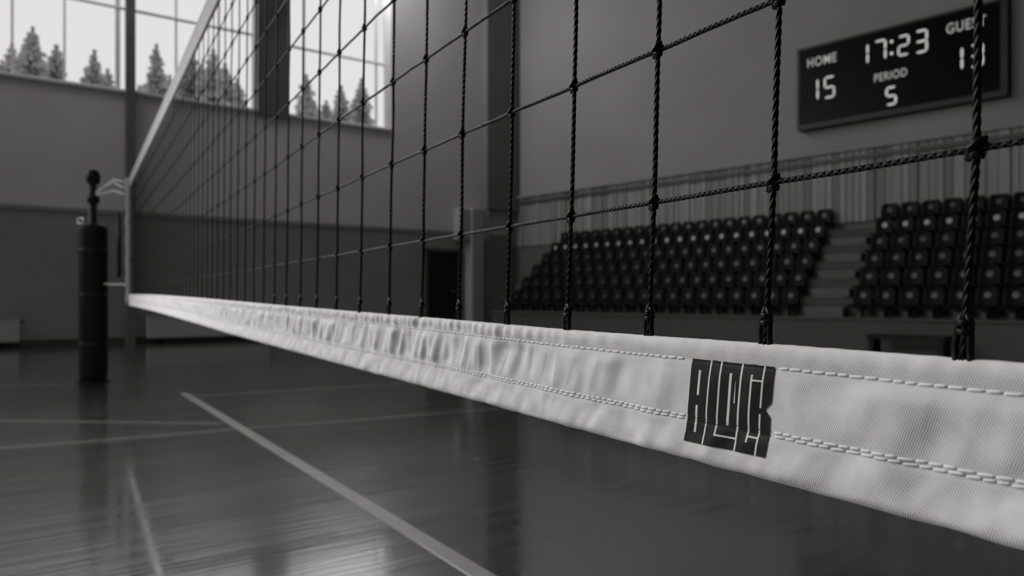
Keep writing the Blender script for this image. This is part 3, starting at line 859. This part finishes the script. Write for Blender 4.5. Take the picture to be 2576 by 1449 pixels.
g.f.append(tuple(range(r2))); g.m.append(0); g.f.append(tuple((len(SS2) - 1) * r2 + k for k in reversed(range(r2)))); g.m.append(0)
g.build('top_tape', M_tape, net, smooth=True, fix=False)['label'] = 'pale tape along the upper edge, backlit grey painted in'
# side sleeve at the far end
g = MB(); zb = bt(S_END) - 0.10; zT = top0(S_END) + 0.10
pts = [NF(S_END + 0.01, 0.004 * math.sin(i * 1.7), zb + (zT - zb) * i / 24) for i in range(25)]
g.tube(pts, lambda i: 0.033 * (1 + .06 * math.sin(i * 2.1)), 12); g.build('side_sleeve', M_tape, net, smooth=True)['label'] = 'pale sleeve closing the far end, backlit grey painted in'
# black spreader rod and lashings towards the post
g = MB(); rx = (300 - 1288) / 1900 * 7.45
g.tube([(rx, 7.45, zpx(697, 7.45)), (rx, 7.45, zpx(534, 7.45))], 0.019, 10); g.build('spreader_rod', M_black, net, smooth=True)
M_lash = mat('pale_lashing_cord', 0.6, 0.6, 0.3)
def pxp(x, y, Y): return Vector(((x - 1288) / 1900 * Y, Y, EYE + (750 - y) / 1900 * Y))
g = MB()
for (ya, yb, yc) in ((490, 452, 456), (484, 458, 470), (492, 480, 486)):
    P = [pxp(240, ya, 7.66), pxp(262, (ya + yb) / 2, 7.6), pxp(285, yb, 7.5), pxp(305, yc, 7.44), pxp(322, yc + 6, 7.4)]
    g.tube(P, 0.0075, 8)
g.build('lashing', M_lash, net, smooth=True)['label'] = 'pale lashing looped to the post head'
g = MB(); g.tube([pxp(262, 714, 7.62), pxp(285, 716, 7.5), pxp(305, 715, 7.45), pxp(322, 720, 7.4)], 0.008, 8)
g.build('lashing', M_lash, net, smooth=True)['label'] = 'pale lashing looped to the post padding'
g = MB(); 
for y in (545, 685): g.tube([pxp(300, y, 7.45), pxp(322, y + 2, 7.4)], 0.007, 6)
g.build('rod_tie', M_black, net)

# cords
RC = 0.00205
near = [y / NY for y in (.4097, .530, .640, .748, .855, .963, 1.070, 1.182, 1.305, 1.427, 1.545, 1.66, 1.771)]
vs_ = [near[0] - 0.137 - 0.13 * i for i in range(9, -1, -1)] + near
while vs_[-1] + 0.128 < S_END - 0.06: vs_.append(vs_[-1] + 0.1285)
def shear(dz, s0=9.0): return -(0.042 if s0 > 0.5 else 0.008) * dz if dz > 0 else -0.062 * dz
def vert_pos(s0, z):
    dz = z - 0.081
    w = N3(s0 * 31, z * 9, 4) * 0.0016
    return NF(s0 + shear(dz, s0), w, z)
def helix_rope(g, f, L, r, strands, pitch, step, sides, ax1, ax2, hand=1, rs=0.62, ro=0.50, ph0=0.0, flat=1.0):
    n = max(2, int(L / step))
    for k in range(strands):
        ph = ph0 + 2 * math.pi * k / strands
        P = []
        for i in range(n + 1):
            d = L * i / n; a = ph + hand * 2 * math.pi * d / pitch
            c = f(d); P.append(c + (ax1 * math.cos(a) + ax2 * math.sin(a) * flat) * (r * ro))
        g.tube(P, r * rs, sides)
def add_knot(g, c, big=1.0):
    z = Vector((0, 0, 1)); r = RC * big
    g.torus(c + z * 0.0030 * big, ND, (NP * .96 + z * .28).normalized(), r * 1.05, r * 0.92, 14, 8)
    g.torus(c - z * 0.0028 * big, ND, (NP * .97 - z * .22).normalized(), r * 1.05, r * 0.95, 14, 8)
    g.tube([c + ND * .0042 * big - z * .0052 * big, c + ND * .0024 * big + NP * .0032 * big, c - ND * .0030 * big + NP * .0030 * big + z * .0044 * big, c - ND * .0052 * big + z * .0048 * big],
           r * 0.85, 8)
    g.tube([c - ND * .0046 * big - z * .0046 * big, c + NP * .0026 * big - z * .003 * big, c + ND * .0048 * big - z * .0050 * big], r * 0.95, 8)
    g.tube([c - ND * .0052 * big + z * .0018 * big, c - NP * .0028 * big, c + ND * .0052 * big + z * .0020 * big], r * 0.9, 8)
cross = lambda s0, k: vert_pos(s0, cord_z(s0 + shear(cord_z(s0, k) - 0.081, s0), k))
far_knots = MB()
n_single = 0
order = sorted(range(len(vs_)), key=lambda i: abs(vs_[i] - 0.75))
single = set(order[:12])
for ci, s0 in enumerate(vs_):
    g = MB(); z0 = bt(s0) - 0.004; z1 = top0(s0) + 0.01
    sA = s0 + shear(z0 - 0.081)
    z0 = bt(sA) - 0.004
    if 0.30 < s0 < 1.75:
        Z = z1 - z0; zend = min(z1, 0.62)
        st = 0.0016 if s0 < 1.1 else 0.003
        sd = 7 if s0 < 1.1 else 6
        helix_rope(g, lambda d: vert_pos(s0, z0 + d), zend - z0, RC, 3, 0.021, st, sd, ND, NP, 1, ph0=ci)
        if zend < z1:
            g.tube([vert_pos(s0, zend + (z1 - zend) * i / 12) for i in range(13)], RC, 8)
    else:
        g.tube([vert_pos(s0, z0 + (z1 - z0) * i / 14) for i in range(15)], RC, 6)
    vc = g.build('vertical_cord', M_rope, net, smooth=True)
    # loop that ties the cord to the tape
    if 0.2 < s0 < 2.2:
        e = MB(); zt_ = bt(sA); big = 1.0
        p0 = vert_pos(s0, zt_ + 0.020); 
        e.tube([p0 + Vector((0, 0, .006)), p0 + ND * .0034, vert_pos(s0, zt_ + 0.009) + ND * .0042, vert_pos(s0, zt_ - .004) + ND * .0036], RC * 1.0, 8)
        e.tube([p0 + Vector((0, 0, .006)), p0 - ND * .0030, vert_pos(s0, zt_ + 0.009) - ND * .0040 + NP * .001, vert_pos(s0, zt_ - .004) - ND * .0044], RC * 1.0, 8)
        e.torus(p0 + Vector((0, 0, -.001)), ND, (NP * .95 + Vector((0, 0, .3))).normalized(), RC * 1.2, RC * .95, 14, 8)
        e.torus(p0 + Vector((0, 0, -.0048)), ND, (NP * .95 - Vector((0, 0, .25))).normalized(), RC * 1.35, RC * .9, 14, 8)
        e.build('end_loop', M_rope, vc, smooth=True)
    for k in range(1, 9):
        c = cross(s0, k)
        if ci in single:
            kb = MB(); add_knot(kb, c, 1.0); kb.build('knot', M_rope, vc, smooth=True); n_single += 1
        else:
            add_knot(far_knots, c, 1.0)
fk = far_knots.build('knot', M_rope, net, smooth=True); fk['kind'] = 'stuff'; fk['label'] = 'the many small far knots of the mesh'
for k in range(1, 9):
    g = MB()
    def hp(s, k=k):
        # follows the knots, slightly slack between them
        return NF(s, N3(s * 20, k * 7, 1) * 0.0012, cord_z(s, k) + N3(s * 12, k * 5, 8) * 0.0008)
    a, b = 0.30, 1.75
    g.tube([hp(S_BEG + (a - S_BEG) * i / 30) for i in range(31)], RC * .9, 6)
    for hand, nst, ph in ((1, 3, 0), (-1, 3, .5)):
        for (q0, q1, st) in ((a, 1.05, 0.0014), (1.05, b, 0.0032)):
            helix_rope(g, lambda d: hp(q0 + d), q1 - q0, RC * .95, nst, 0.017, st, 5, Vector((0, 0, 1)), NP, hand, rs=0.42, ro=0.66, ph0=ph + hand * 2 * math.pi * (q0 - a) / .017)
    g.tube([hp(a + (b - a) * i / 120) for i in range(121)], RC * .62, 6)
    nfar = 150
    g.tube([hp(b + (S_END - b) * i / nfar) for i in range(nfar + 1)], RC * .95, 6)
    g.build('horizontal_cord', M_rope, net, smooth=True)
